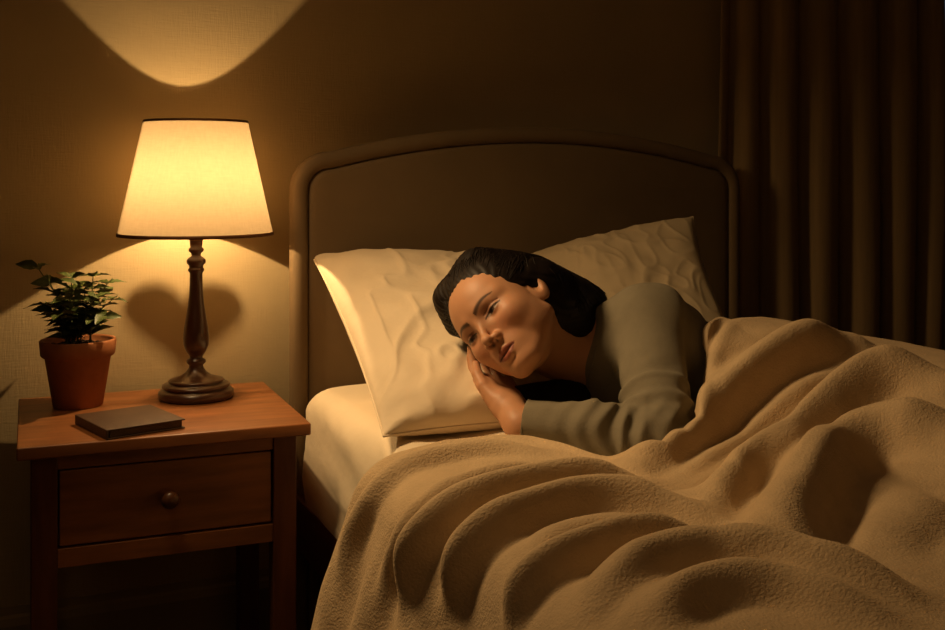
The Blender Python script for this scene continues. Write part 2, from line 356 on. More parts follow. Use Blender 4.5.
# ------------------------------------------------------------------ book
bA, bB_, bC, bD = (atZ(*q, NH) for q in ((103, 440), (187, 430), (143, 412), (75, 424)))
c = (bA+bB_+bC+bD)/4; ux = (bB_-bA+bC-bD); ang = math.atan2(ux[1], ux[0]); bw = (np.linalg.norm(bB_-bA)+np.linalg.norm(bC-bD))/4; bd = .078
bk = tag(empty('book', (c[0]+.004, c[1]-.004, NH), ang), 'closed brown hardback book lying on the nightstand in front of the lamp', 'book')
box('page_block', -bw+.006, bw-.004, -bd+.004, bd-.004, .0032, .0145, M['pages'], bk, .0005)
bm = bmesh.new(); box_bm(bm, -bw, bw, -bd, bd, .0005, .003); box_bm(bm, -bw, bw, -bd, bd, .0148, .0175); box_bm(bm, -bw-.001, -bw+.003, -bd, bd, .0007, .0172)
bm_obj('cover', bm, M['cover'], bk, bevel=.0008)

# ------------------------------------------------------------------ bed
HX0, HX1, HYF = .598, 1.762, 2.275
bed = tag(empty('bed', ((HX0+HX1)/2, 1.2, 0)), 'double bed with a rounded padded headboard and reddish brown side rails', 'bed')
bo = np.array([(HX0+HX1)/2, 1.2, 0])
def hb_outline():
    hwid = (HX1-HX0)/2; pts = []
    top = lambda x: 1.068+.083*(1-(x/hwid)**2)
    r = .085
    pts.append((-hwid, .02))
    zc = top(-hwid+r)-r
    for z in np.linspace(.15, zc-.01, 12): pts.append((-hwid, z))
    for a in np.linspace(0, 90, 13): pts.append((-hwid+r-r*math.cos(math.radians(a)), zc+r*math.sin(math.radians(a))+.0))
    for x in np.linspace(-hwid+r, hwid-r, 50)[1:-1]: pts.append((x, top(x)))
    for a in np.linspace(90, 0, 13): pts.append((hwid-r+r*math.cos(math.radians(a)), zc+r*math.sin(math.radians(a))))
    for z in np.linspace(zc-.01, .15, 12): pts.append((hwid, z))
    pts.append((hwid, .02))
    return np.array(pts)
ol = hb_outline(); t = np.gradient(ol, axis=0); t /= np.linalg.norm(t, axis=1)[:, None]; nr = np.stack([t[:, 1], -t[:, 0]], -1)
nr[0] = nr[1]; nr[-1] = nr[-2]
def loops(lst):
    V = []
    for off, y in lst:
        q = ol+nr*off; V.append(np.stack([q[:, 0], np.full(len(q), HYF+y-bo[1]), q[:, 1]], -1))
    V = np.array(V); k = len(lst); n = len(ol)
    return V.reshape(-1, 3), grid_faces(k, n)
hb = mesh('headboard', *loops([(0, .03), (0, .012), (.002, .006), (.007, .001), (.014, -.002), (.022, -.002), (.029, .001), (.034, .006), (.036, .013), (.036, .02)]), M['headboard'], bed)
V, F = loops([(.036, .02), (.036, .013), (.038, .009), (.043, .005), (.052, .003), (.08, .001)])
n = len(ol); last = V[-n:]
F = [list(map(int, f)) for f in F]+[[int(len(V)-n+i) for i in range(n)][::-1]]
# fill the flat middle
V2 = V.copy(); pm = mesh('headboard_panel', V2, F, M['headboard'], hb)
V, F = loops([(0, .03)]); V = V.reshape(-1, 3); mesh('headboard_back', V, [list(range(n))], M['headboard'], hb, False)
for sgn in (-1, 1):
    x = sgn*.565; xa, xb = x-.014, x+.014
    box('side_rail', xa, xb, .25-1.2, HYF-1.2+.01, .255, .365, M['rail'], bed, .003)
box('foot_rail', -.579, .579, .222-1.2, .25-1.2, .255, .42, M['rail'], bed, .003)
for sgn in (-1, 1): box('leg', sgn*.565-.02, sgn*.565+.02, .22-1.2, .26-1.2, 0, .255, M['rail'], bed, .003)
bm = bmesh.new()
for k in range(12): box_bm(bm, -.55, .55, .3-1.2+k*.165, .38-1.2+k*.165, .325, .342)
bm_obj('slats', bm, M['rail'], bed, bevel=.001)

# mattress with fitted sheet
MX0, MX1, MY0, MY1, MZ0, MZ1 = .603, 1.757, .255, 2.262, .345, .60
mt = tag(box('mattress', MX0+.02, MX1-.02, MY0+.02, MY1-.02, MZ0, MZ1-.02, M['ticking'], None, .04), 'mattress in a fitted cream sheet under the pillows and blanket', 'mattress')
def rsq(n, hx, hy, r):
    pts = []
    for cxs, cys, a0 in ((1, -1, -90), (1, 1, 0), (-1, 1, 90), (-1, -1, 180)):
        for a in np.linspace(a0, a0+90, 9): pts.append((cxs*(hx-r)+r*math.cos(math.radians(a)), cys*(hy-r)+r*math.sin(math.radians(a))))
    p = np.array(pts+[pts[0]]); L_ = np.r_[0, np.cumsum(np.linalg.norm(np.diff(p, axis=0), axis=1))]; s = np.linspace(0, L_[-1], n, endpoint=False)
    return np.stack([np.interp(s, L_, p[:, 0]), np.interp(s, L_, p[:, 1])], -1)
na = 900; rs = rsq(na, (MX1-MX0)/2, (MY1-MY0)/2, .07); cxy = np.array([(MX0+MX1)/2, (MY0+MY1)/2])
prf = [(.018, MZ0-.004), (.006, MZ0+.003)]+[(0, z) for z in np.linspace(MZ0+.02, MZ1-.06, 14)]+[(.05*(1-math.cos(a)), MZ1-.05+.05*math.sin(a)) for a in np.linspace(.1, 1.57, 9)]+[(o_, MZ1) for o_ in (.07, .1, .14, .2, .28, .38, .5, .575)]
V = np.zeros((na, len(prf), 3)); dl = rs/np.linalg.norm(rs, axis=1)[:, None]
sn = SN(11, 16); sn2 = SN(12, 40)
perim = np.arange(na)*(6.3/na)
for k, (off, z) in enumerate(prf):
    q = rs.copy(); hx, hy = (MX1-MX0)/2, (MY1-MY0)/2
    q[:, 0] *= (hx-off)/hx; q[:, 1] *= (hy-min(off, .9))/hy
    side = 1.0 if off < .03 else 0
    w = .0045*sn(perim*1.2+z*2.4, z*1.6)+.002*sn2(perim+z*1.3, z*2)
    q += dl*(w*side)[:, None] if side else 0
    V[:, k, :2] = q+cxy; V[:, k, 2] = z+(0 if side else 1)*(.0035*sn(V[:, k, 0]*1.4, V[:, k, 1])+.0015*sn2(V[:, k, 0], V[:, k, 1]))*(1 if off > .05 else .3)
mesh('fitted_sheet', V.reshape(-1, 3), grid_faces(na, len(prf), True), M['sheet'], mt)

# ------------------------------------------------------------------ pillows
def pillow(name, A, B_, C, D_, thick, seed, mt, sag=0, lift=(0, 0), wr=1.0, upn=(0, 0, 1), flr=.604):
    """A back-left, B front-left, C front-right, D back-right"""
    n = 110; g = np.linspace(-1, 1, n); g = np.sign(g)*(1-(1-np.abs(g))**1.35); U, Vv = np.meshgrid(g, g, indexing='ij')   # U: across, V: back->front
    A, B_, C, D_ = map(np.array, (A, B_, C, D_))
    # pull edges in between the corners
    pu = U*(1-.07*(1-Vv**2)*0-.0)-.0; 
    inn = .055
    uu = U*(1-inn*(1-Vv**2)); vv = Vv*(1-inn*(1-U**2))
    s, t_ = (uu+1)/2, (vv+1)/2
    Pm = ((1-s)*(1-t_))[..., None]*A+((1-s)*t_)[..., None]*B_+(s*t_)[..., None]*C+(s*(1-t_))[..., None]*D_
    nrm = np.cross((D_-A)+(C-B_), (A-B_)+(D_-C)); nrm = nrm/np.linalg.norm(nrm); nrm *= np.sign(nrm@np.array(upn))
    prof_ = (np.clip(1-U**2, 0, 1)**.42)*(np.clip(1-Vv**2, 0, 1)**.42)
    nn, n2 = SN(seed, 5, 8), SN(seed+1, 13, 12)
    # gathers running in from the edges
    edge = np.exp(-((1-np.abs(U))/.28))*.8+np.exp(-((1-np.abs(Vv))/.28))*.8
    rad = np.sin(9*np.arctan2(Vv, U)*1.0+3*nn(U, Vv))*.5
    n3 = SN(seed+2, 4.5, 6); rdg = np.exp(-np.abs(n3(U+.25*nn(U, Vv), Vv))/.22); n4 = SN(seed+3, 7, 6); rdg2 = np.exp(-np.abs(n4(U, Vv+.2*nn(U, Vv)))/.25)
    wrk = (.0015*n2(U*.8, Vv*.8)+.0035*rad*edge+.0042*rdg+.0026*rdg2)*wr
    top = Pm+nrm*((thick*prof_*(1+.10*nn(U*.5, Vv*.5)))+wrk*prof_**.6)[..., None]
    bot = Pm-nrm*((thick*.75*prof_)-wrk*prof_*.5)[..., None]
    if sag: 
        dz = -sag*(1-U**2)*(1-Vv**2); top[..., 2] += dz; bot[..., 2] += dz
    top[..., 2] = np.maximum(top[..., 2], flr+.001); bot[..., 2] = np.maximum(bot[..., 2], flr)
    V = np.concatenate([top.reshape(-1, 3), bot.reshape(-1, 3)]); F1 = grid_faces(n, n); F2 = F1[:, ::-1]+n*n
    idx = np.concatenate([np.arange(n), np.arange(1, n)*n+n-1, (n-1)*n+np.arange(n-2, -1, -1), np.arange(n-2, 0, -1)*n])
    F3 = np.stack([idx, np.roll(idx, -1), np.roll(idx, -1)+n*n, idx+n*n], -1)
    o = mesh(name, V, np.concatenate([F1, F2, F3]), mt)
    bm = bmesh.new(); bm.from_mesh(o.data); bmesh.ops.remove_doubles(bm, verts=bm.verts, dist=1e-5); bmesh.ops.recalc_face_normals(bm, faces=bm.faces); bm.to_mesh(o.data); bm.free()
    o.data.polygons.foreach_set('use_smooth', np.ones(len(o.data.polygons), bool))
    # piped seam
    loop = Pm.reshape(-1, 3)[idx]; loop[:, 2] = np.maximum(loop[:, 2], flr+.003)
    V, F = tube(np.vstack([loop, loop[:1]]), .0022, 6); mesh('seam', V, F, mt, o)
    return o
o = pillow('pillow', P(312, 256, 2.36), (.600, 1.705, .612), (1.02, 1.64, .612), (1.13, 2.20, .845), .094, 21, M['pillow'], sag=.03, wr=2.4)
tag(o, 'plump cream pillow nearest the lamp, under the woman\'s head', 'pillow')
o = pillow('pillow', P(520, 258, 2.46), (1.10, 1.86, .69), P(728, 330, 2.15), P(693, 217, 2.38), .065, 31, M['pillow2'], wr=1.2)
tag(o, 'oat coloured pillow with one raised corner, behind the woman\'s shoulder', 'pillow')

# ------------------------------------------------------------------ SDF tools
def surface(f, lo, hi, h, L=4):
    lo = np.array(lo, float); h0 = h*2**L; n = np.ceil((np.array(hi)-lo)/h0).astype(int)
    c = np.stack(np.meshgrid(*[np.arange(k) for k in n], indexing='ij'), -1).reshape(-1, 3)
    cs = h0
    for lev in range(L+1):
        ctr = lo+(c+.5)*cs; v = f(ctr); c = c[np.abs(v) < cs*.87*1.35+.0015]
        if lev < L:
            o8 = np.array([(i, j, k) for i in (0, 1) for j in (0, 1) for k in (0, 1)]); c = (c[:, None]*2+o8[None]).reshape(-1, 3); cs /= 2
    o8 = np.array([(i, j, k) for i in (0, 1) for j in (0, 1) for k in (0, 1)])
    S = 4096
    key = lambda q: (q[..., 0].astype(np.int64)*S+q[..., 1])*S+q[..., 2]
    cor = c[:, None]+o8[None]; ck = key(cor); uk, inv = np.unique(ck.ravel(), return_inverse=True)
    up = np.stack([uk//(S*S), (uk//S) % S, uk % S], -1); uv = f(lo+up*h)
    val = uv[inv].reshape(-1, 8); act = (val.min(1) < 0) & (val.max(1) >= 0); c = c[act]; val = val[act]
    ac = np.zeros((len(c), 3)); cnt = np.zeros(len(c))
    E_ = [(0, 1), (2, 3), (4, 5), (6, 7), (0, 2), (1, 3), (4, 6), (5, 7), (0, 4), (1, 5), (2, 6), (3, 7)]
    for a_, b_ in E_:
        va, vb = val[:, a_], val[:, b_]; s = (va < 0) != (vb < 0); t_ = np.where(s, va/(va-vb+1e-20), 0)
        ac += np.where(s[:, None], o8[a_]+(o8[b_]-o8[a_])*t_[:, None], 0); cnt += s
    V = lo+(c+ac/cnt[:, None])*h
    kc = key(c); order = np.argsort(kc); ks = kc[order]
    def find(q):
        k = key(q); i = np.clip(np.searchsorted(ks, k), 0, len(ks)-1); return np.where(ks[i] == k, order[i], -1)
    Fs = []
    for ax in range(3):
        e = np.zeros(3, int); e[ax] = 1; b_, d_ = [(1, 2), (2, 0), (0, 1)][ax]
        eb = np.zeros(3, int); eb[b_] = 1; ed = np.zeros(3, int); ed[d_] = 1
        v0 = val[:, 0]; v1 = val[:, [4, 2, 1][ax]]; s = (v0 < 0) != (v1 < 0); q = c[s]; flip = (v0 < 0)[s]
        quad = np.stack([find(q), find(q-eb), find(q-eb-ed), find(q-ed)], -1); ok = (quad >= 0).all(1); quad = quad[ok]; flip = flip[ok]
        quad[~flip] = quad[~flip][:, ::-1]; Fs.append(quad)
    F = np.concatenate(Fs)
    def grad(p):
        e = h*.5; g = np.zeros_like(p)
        for s_ in ((1, -1, -1), (-1, -1, 1), (-1, 1, -1), (1, 1, 1)):
            s_ = np.array(s_, float); g += s_*f(p+s_*e)[:, None]
        return g/(4*e)
    for _ in range(2):
        g = grad(V); d = f(V)[:, None]*g/np.maximum((g*g).sum(1), .2)[:, None]; ln = np.linalg.norm(d, axis=1)[:, None]; V = V-d*np.minimum(1, h*.6/np.maximum(ln, 1e-9))
    return V, F
def smin(a, b, k): 
    hh = np.clip(.5+.5*(b-a)/k, 0, 1); return b+(a-b)*hh-k*hh*(1-hh)
def smax(a, b, k): return -smin(-a, -b, k)
def cap(p, a, b, ra, rb=None):
    a = np.array(a, float); b = np.array(b, float); rb = ra if rb is None else rb
    ab = b-a; t_ = np.clip(((p-a)@ab)/(ab@ab), 0, 1); return np.linalg.norm(p-a-t_[:, None]*ab, axis=1)-(ra+(rb-ra)*t_)
def ell(p, c, r):
    c = np.array(c, float); r = np.array(r, float); q = (p-c)/r; k0 = np.linalg.norm(q, axis=1); k1 = np.linalg.norm(q/r, axis=1); return k0*(k0-1)/np.maximum(k1, 1e-9)
def sph(p, c, r): return np.linalg.norm(p-np.array(c, float), axis=1)-r

# ------------------------------------------------------------------ the woman
# head frame (x: her left, y: crown, z: face) given in camera axes, then turned to world
HS = .0107
HC = P(508, 317, 1.89)
lc = np.array([.60, .70, .40]); uc = np.array([-.55, .74, -.44])
lc /= np.linalg.norm(lc); uc -= lc*(uc@lc); uc /= np.linalg.norm(uc)
rl = math.radians(9.5); RZ = np.array([[math.cos(rl), -math.sin(rl), 0], [math.sin(rl), math.cos(rl), 0], [0, 0, 1]]); lc = RZ@lc; uc = RZ@uc; fc = np.cross(lc, uc)
C2W = np.stack([RT, UP, -FW], 1)
R3 = np.stack([C2W@lc, C2W@uc, C2W@fc], 1)       # columns: head axes in world
def h2w(q): return HC+(np.atleast_2d(np.array(q, float))*HS)@R3.T
def w2h(p): return (p-HC)@R3/HS

def head_sdf(q, face=True):
    """cm"""
    x = q[:, 0]; ax = np.abs(x); m_ = np.stack([ax, q[:, 1], q[:, 2]], -1)
    d = ell(q, (0, 3.2, -1.6), (7.1, 7.6, 9.0))
    d = smin(d, ell(q, (0, 2.0, 2.6), (6.1, 6.6, 5.6)), 2.0)          # forehead
    d = smin(d, ell(q, (0, -3.6, 2.6), (5.2, 6.4, 5.3)), 2.0)          # mid face
    d = smin(d, cap(m_, (5.1, -4.6, -.4), (1.7, -8.5, 5.3), 1.35, 1.5), 2.0)   # jaw
    d = smin(d, ell(q, (0, -8.6, 6.0), (2.0, 1.5, 1.9)), 1.6)         # chin
    d = smin(d, ell(m_, (4.6, -2.6, 2.4), (1.9, 4.2, 3.4)), 1.8)        # side of the face
    d = smin(d, ell(m_, (3.7, -2.1, 5.0), (2.2, 1.9, 2.2)), 1.6)       # cheekbone
    d = smin(d, cap(m_, (1.3, 1.9, 7.1), (4.6, 1.9, 5.1), .85, .8), 1.2)   # brow
    d = smin(d, ell(q, (0, -6.0, 5.9), (2.9, 2.0, 2.1)), 1.4)        # mouth mound
    if not face: return d
    d = smax(d, -ell(m_, (3.15, -.05, 9.15), (1.75, 1.25, 2.1)), 1.1)    # sockets
    # nose
    d = smin(d, cap(q, (0, 1.2, 7.35), (0, -2.9, 9.35), .42, .62), .9)
    d = smin(d, ell(q, (0, -3.15, 9.35), (.85, .8, .9)), .5)
    d = smin(d, ell(m_, (1.12, -3.45, 8.15), (.72, .72, .95)), .5)
    d = smax(d, -ell(m_, (.55, -4.05, 8.75), (.36, .55, .5)), .25)
    # lids + eyeball
    ex = ax-3.15; ap_u = .26*(1-(ex/1.45)**2); ap_l = -.42*(1-(ex/1.45)**2)
    y = q[:, 1]+.05+.10*ex*-1
    inside = np.clip((np.minimum(ap_u-y, y-ap_l))/.12, 0, 1)*(np.abs(ex) < 1.45)
    lid = sph(m_, (3.15, -.05, 6.15), 1.28)+.16*inside
    d = smin(d, lid, .32)
    d = d+.10*np.exp(-((y-.78+.12*(ex)**2)/.13)**2)*(np.abs(ex) < 1.6)*(q[:, 2] > 4)   # crease
    # lips
    fz = q[:, 2] > 4
    for a_, b_, r1, r2 in (((2.15, -6.12, 6.85), (.55, -5.62, 8.05), .20, .40), ((.55, -5.62, 8.05), (0, -5.75, 8.1), .40, .36)):
        d = smin(d, cap(m_, a_, b_, r1, r2), .30)
    d = smin(d, cap(m_, (1.9, -6.35, 6.95), (.7, -6.85, 7.85), .22, .46), .35)
    d = smin(d, cap(m_, (.7, -6.85, 7.85), (0, -6.88, 7.95), .46, .48), .35)
    ly = q[:, 1]+6.22+.06*np.cos(ax*2.2)
    d = d+.30*np.exp(-(ly/.13)**2)*(ax < 2.15)*fz*(1-(ax/2.2)**2)
    d = d+.06*np.exp(-((q[:, 1]+4.9)/.5)**2-(ax/.25)**2)*fz       # philtrum
    d = d+.12*np.exp(-((q[:, 1]+7.65)/.35)**2-(ax/1.3)**2)*fz
    # ears
    e = m_-np.array([6.95, -.3, -.9]); e2 = np.stack([e[:, 0]*.9+e[:, 2]*.35, e[:, 1], e[:, 2]*.9-e[:, 0]*.35], -1)
    ear = ell(e2, (0, 0, 0), (.75, 3.1, 1.9)); ear = smax(ear, -ell(e2, (.75, .35, .25), (.75, 2.0, 1.05)), .35)
    d = smin(d, ear, .35)
    return d

# skeleton points (world)
NB = P(577, 368, 2.0)                      # base of neck
SL_ = P(647, 322, 1.955); EL = P(662, 440, 1.74); WR = P(518, 422, 1.805)
SR_ = P(598, 395, 2.08); ER = P(640, 400, 2.14); WRR = P(560, 405, 2.12)
CH = P(668, 386, 2.02); WA = P(775, 392, 1.99); HP = P(890, 402, 1.92)
CH[2], WA[2], HP[2] = .655, .650, .625
KL = np.array([1.50, .86, .665]); FL = np.array([1.42, .45, .645]); KR = np.array([1.40, .90, .645]); FR = np.array([1.30, .50, .635])
# hand frame
TIP = P(473, 348, 2.0); dh = TIP-WR; HLen = np.linalg.norm(dh); dh /= HLen
cheek = h2w((-2.5, -5.5, 3.5))[0]
nh = cheek-(WR+dh*.09); nh -= dh*(nh@dh); nh /= np.linalg.norm(nh)     # palm side
th_ = np.cross(nh, dh); 
if th_@FW > 0: th_ = -th_                                              # thumb towards the viewer
def hp(a, b, c_=0): return WR+dh*(a+.032)+th_*b+nh*c_      # metres: along, towards thumb, towards palm
fingers = []
for k, (b, L0, sp) in enumerate(((.029, .068, .0), (.010, .076, .0), (-.009, .071, -.0), (-.027, .057, -.03))):
    k0 = hp(.088-.004*abs(k-1), b, -.001); k1 = k0+(dh*math.cos(.25)+nh*math.sin(.25)+th_*sp)*L0*.45; k2 = k1+(dh*math.cos(.6)+nh*math.sin(.6)+th_*sp)*L0*.32; k3 = k2+(dh*math.cos(.9)+nh*math.sin(.9)+th_*sp)*L0*.26
    fingers.append((k0, k1, k2, k3))
def hand_sdf(p):
    d = cap(p, WR-dh*.01, WR+dh*.055, .0265, .027)
    for k, fg in enumerate(fingers):
        d = smin(d, cap(p, hp(.012, (.016, .006, -.006, -.016)[k]), fg[0], .0145, .0118), .012)
    d = smin(d, cap(p, hp(.02, .012, .008), hp(.065, .022, .010), .014, .012), .012)     # thenar
    for k, (k0, k1, k2, k3) in enumerate(fingers):
        r = (.0094, .0096, .0093, .0082)[k]
        fd = smin(smin(cap(p, k0, k1, r*1.12, r), cap(p, k1, k2, r*1.02, r*.92), .002), cap(p, k2, k3, r*.93, r*.75), .002)
        d = smin(d, fd, .0035)
    t0, t1, t2, t3 = hp(.025, .022, .006), hp(.055, .034, .014), hp(.080, .037, .020), hp(.100, .034, .026)
    td = smin(smin(cap(p, t0, t1, .0125, .0105), cap(p, t1, t2, .0105, .0092), .003), cap(p, t2, t3, .0092, .0072), .003)
    return smin(d, td, .006)
def forearm(p, g=0): return smin(cap(p, EL, EL*.55+WR*.45, .037+g, .036+g), cap(p, EL*.55+WR*.45, WR, .036+g, .0255+g), .02)
def torso(p, g=0):
    d = cap(p, CH, WA, .102+g, .090+g)
    d = smin(d, cap(p, WA, HP, .09+g, .088+g), .04)
    d = smin(d, cap(p, SR_, SL_*.5+CH*.5, .062+g, .075+g), .08)
    d = smin(d, cap(p, P(612, 365, 1.955), P(640, 392, 1.95), .058+g, .065+g), .03)
    d = smin(d, cap(p, NB+FW*.03, SL_, .045+g, .060+g), .06)
    return d
def body_sdf(p):
    d = head_sdf(w2h(p))*HS
    nk = h2w((0, -3.5, -2.6))[0]
    d = smin(d, cap(p, nk, NB, .050, .054), .028)
    d = smin(d, torso(p), .05)
    d = smin(d, smin(cap(p, SL_, EL, .050, .040), forearm(p), .02), .03)
    d = smin(d, hand_sdf(p), .008)
    d = smin(d, smin(cap(p, SR_, ER, .045, .037), cap(p, ER, WRR, .034, .026), .02), .03)
    for a_, b_, c_ in ((HP+np.array([0, 0, .005]), KL, FL), (HP-np.array([0, 0, .01]), KR, FR)):
        d = smin(d, smin(cap(p, a_, b_, .072, .046), cap(p, b_, c_, .045, .032), .02), .03)
        ft = c_+np.array([-.12, -.05, 0]); d = smin(d, cap(p, c_, ft, .032, .022), .02)
    return d
SKIN = np.array([.50, .255, .135])
def paint(V):
    q = w2h(V); x, y, z = q.T; ax = np.abs(x); col = np.broadcast_to(SKIN, (len(V), 3)).copy()
    def mixc(c, w): 
        w = np.clip(w, 0, 1)[:, None]; col[:] = col*(1-w)+np.array(c)*w
    fr = (z > 2.5) & (ax < 7) & (np.abs(y) < 12)
    mixc((.56, .22, .12), .45*fr*np.exp(-((ax-3.7)**2+(y+3)**2)/4.5))
    mixc((.15, .055, .03), .68*fr*np.exp(-(((ax-3.0)/1.9)**2+((y-.35)/1.1)**2)))          # eye-socket shade painted dark over the lids
    # brows
    u = np.clip((ax-1.15)/3.6, 0, 1); by = 1.5+.95*np.sin(u*2.1)-.35*u; bt = .30*(1-u)**.5*.9+.06
    mixc((.035, .016, .008), .9*fr*(ax > .95)*(ax < 4.95)*np.clip(1.6-np.abs(y-by)/np.maximum(bt, .05), 0, 1))
    # eyes
    ex = ax-3.15; yy = y+.05-.10*ex; U_ = .26*(1-(ex/1.45)**2); L_ = -.42*(1-(ex/1.45)**2); ins = fr*(np.abs(ex) < 1.45)
    e_in = ins*np.clip(np.minimum(U_-yy, yy-L_)/.10, 0, 1)
    mixc((.30, .22, .16), e_in)
    gx = x-np.sign(x)*3.15
    mixc((.05, .022, .01), e_in*np.clip((.66-np.hypot(gx+.1, yy+.12))/.12, 0, 1)); mixc((.004, .003, .002), e_in*np.clip((.30-np.hypot(gx+.1, yy+.12))/.1, 0, 1))
    mixc((.012, .007, .005), fr*(np.abs(ex) < 1.7)*np.clip(1.5-np.abs(yy-U_-.02)/.13, 0, 1)*.97)
    mixc((.05, .022, .014), fr*(np.abs(ex) < 1.35)*np.clip(1.3-np.abs(yy-L_+.03)/.08, 0, 1)*.6)
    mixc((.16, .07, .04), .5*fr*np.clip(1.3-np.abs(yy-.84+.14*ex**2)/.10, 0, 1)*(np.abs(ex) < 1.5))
    # lips
    upl = -5.38-.10*np.cos(np.clip(ax/.5, 0, 1)*3.14)*.9-(ax/2.25)**2*.62; lol = -7.32+(ax/2.1)**2*1.0
    mixc((.27, .07, .045), fr*(ax < 2.3)*np.clip(np.minimum(upl-y, y-lol)/.16, 0, 1)*.88)
    mixc((.05, .012, .01), fr*(ax < 2.1)*np.clip(1.4-np.abs(y+6.22+.06*np.cos(ax*2.2))/.11, 0, 1)*.95)
    mixc((.03, .01, .006), fr*np.exp(-((ax-.55)/.33)**2-((y+3.98)/.30)**2)*(z > 7)*.9)
    return col
person = tag(empty('person', (float(NB[0]), float(NB[1]), .6)), 'dark-haired woman in a grey henley sweater lying awake on her side, hand under her cheek', 'person')
PO = np.array([NB[0], NB[1], .6])
V, F = surface(body_sdf, (.60, .30, .58), (1.72, 1.95, 1.0), .0019, 4)
bo_ = mesh('body', V-PO, F, M['skin'], person)
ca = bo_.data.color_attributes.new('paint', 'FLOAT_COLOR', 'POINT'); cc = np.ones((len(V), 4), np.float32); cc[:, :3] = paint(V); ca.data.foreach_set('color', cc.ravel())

# sweater: a slightly larger skin over torso and arms, opened at the neck and the wrist
NKP = P(603, 295, 1.95); NKN = np.cross(P(571, 405, 1.95)-NKP, FW); NKN /= np.linalg.norm(NKN); NKN *= -np.sign(NKN@RT)
def sweater_sdf(p):
    r = p-CAM; dd = r@FW; px = 472.5+FPX*(r@RT)/dd
    d = torso(p, .010)
    d = smax(d, (p-NKP)@NKN, .004)
    ax_ = EL-SL_; tl = ((p-SL_)@ax_)/(ax_@ax_); fa = WR-EL; tf = ((p-EL)@fa)/(fa@fa)
    ua = cap(p, SL_, EL, .062, .050)
    ua = ua-.0034*np.sin(tl*34+4*np.sin(p[:, 0]*30))*ss(.35, 1, tl)-.007*np.exp(-((tl-.80)/.04)**2)+.004*np.exp(-((tl-.88)/.04)**2)-.005*np.exp(-((tl-.66+.3*(p[:, 2]-.7))/.03)**2)
    fo = forearm(p, .0105)
    an = p@np.array([3., 8., 60.]); fo = fo-.0036*np.sin(tf*42+3*np.sin(p[:, 2]*45+1))*ss(.95, .0, tf)-.006*np.exp(-((tf-.12)/.035)**2)-.005*np.exp(-((tf-.24)/.03)**2)
    arm = smin(ua, fo, .022)
    # arm/body crease stays readable
    d = smin(d, arm, .018)
    ar = smin(cap(p, SR_, ER, .055, .046), cap(p, ER, WRR, .043, .035), .02); d = smin(d, ar, .02)
    d = d-.0022*np.sin(p[:, 0]*55-p[:, 2]*75+3*np.sin(p[:, 1]*20))
    # wrist opening
    we = ((WR+(EL-WR)*.06)-p)@((WR-EL)/np.linalg.norm(WR-EL)); d = smax(d, -we, .003) if False else np.maximum(d, np.where(np.linalg.norm(p-WR, axis=1) < .09, -we, -1))
    # hem at the hips
    d = smax(d, (p-(HP+(HP-WA)*.15))@((HP-WA)/np.linalg.norm(HP-WA)), .004)
    return d
V, F = surface(sweater_sdf, (.62, .85, .585), (1.72, 1.95, 1.0), .0025, 4)
sw = mesh('sweater', V-PO, F, M['sweater'], person)

# hair
def hair_sdf(p):
    q = w2h(p); d = ell(q, (0, 3.4, -2.1), (8.0, 8.7, 9.6))
    lump = .16*np.sin(q[:, 0]*1.6+2*np.sin(q[:, 1]*.5))*np.sin(q[:, 2]*.7+1)+.10*np.sin(q[:, 1]*2.2+q[:, 2]*1.3)
    d = d-lump*.35
    m_ = np.stack([np.abs(q[:, 0]), q[:, 1], q[:, 2]], -1)
    d = smax(d, -ell(q, (-.5, -3.85, 8.9), (6.3, 8.45, 8.0)), .5)        # face opening
    d = smax(d, -ell(m_, (7.2, -2.9, 1.2), (2.2, 3.0, 2.9)), .5)       # ear
    d = d*HS
    for a_, b_, ra, rb in ((h2w((4.5, 1, -6))[0], P(585, 305, 2.03), .050, .042), (h2w((2, -3, -6.5))[0], P(590, 350, 2.04), .05, .045),
                          (P(560, 335, 2.03), P(560, 400, 2.03), .045, .035), (P(520, 385, 1.97), P(575, 402, 2.0), .026, .03),
                          (h2w((-5.3, 7.5, -1.5))[0], h2w((-7.2, 1.5, -3))[0], .040, .026), (h2w((-5, 9, -3))[0], h2w((-8.5, 3.5, -4))[0], .030, .025), (P(575, 394, 1.94), P(512, 398, 1.88), .030, .020), (P(575, 408, 1.90), P(530, 414, 1.87), .022, .014), (P(560, 312, 1.95), P(590, 345, 1.965), .034, .022), (P(474, 266, 1.94), P(449, 298, 1.94), .028, .020), (P(449, 298, 1.94), P(453, 328, 1.95), .020, .008)):
        d = smin(d, cap(p, a_, b_, ra, rb), .03)
    return d+.0004*np.sin(q[:, 0]*7+3*np.sin(q[:, 1]*.8))
V, F = surface(hair_sdf, (.60, 1.5, .60), (1.25, 2.12, 1.02), .0025, 4)
hr = mesh('hair', V-PO, F, M['hair'], person)
st = MB(); rs_ = np.random.default_rng(5)
def onhair(p, out=.0015):
    for _ in range(3):
        e = .002; g = np.stack([hair_sdf(p+np.eye(3)[k]*e)-hair_sdf(p-np.eye(3)[k]*e) for k in range(3)], -1)/(2*e)
        g /= np.linalg.norm(g, axis=1)[:, None]+1e-9; p = p-(hair_sdf(p)-out)[:, None]*g
    return p
ends = [h2w((5, -3, -9))[0], P(590, 330, 2.02), P(585, 390, 2.03), h2w((0, -5, -10))[0], P(600, 300, 2.04)]
endl = [h2w((-7.5, 3, -3))[0], h2w((-7.8, 4, -4))[0], h2w((-7.4, 5, -3))[0]]
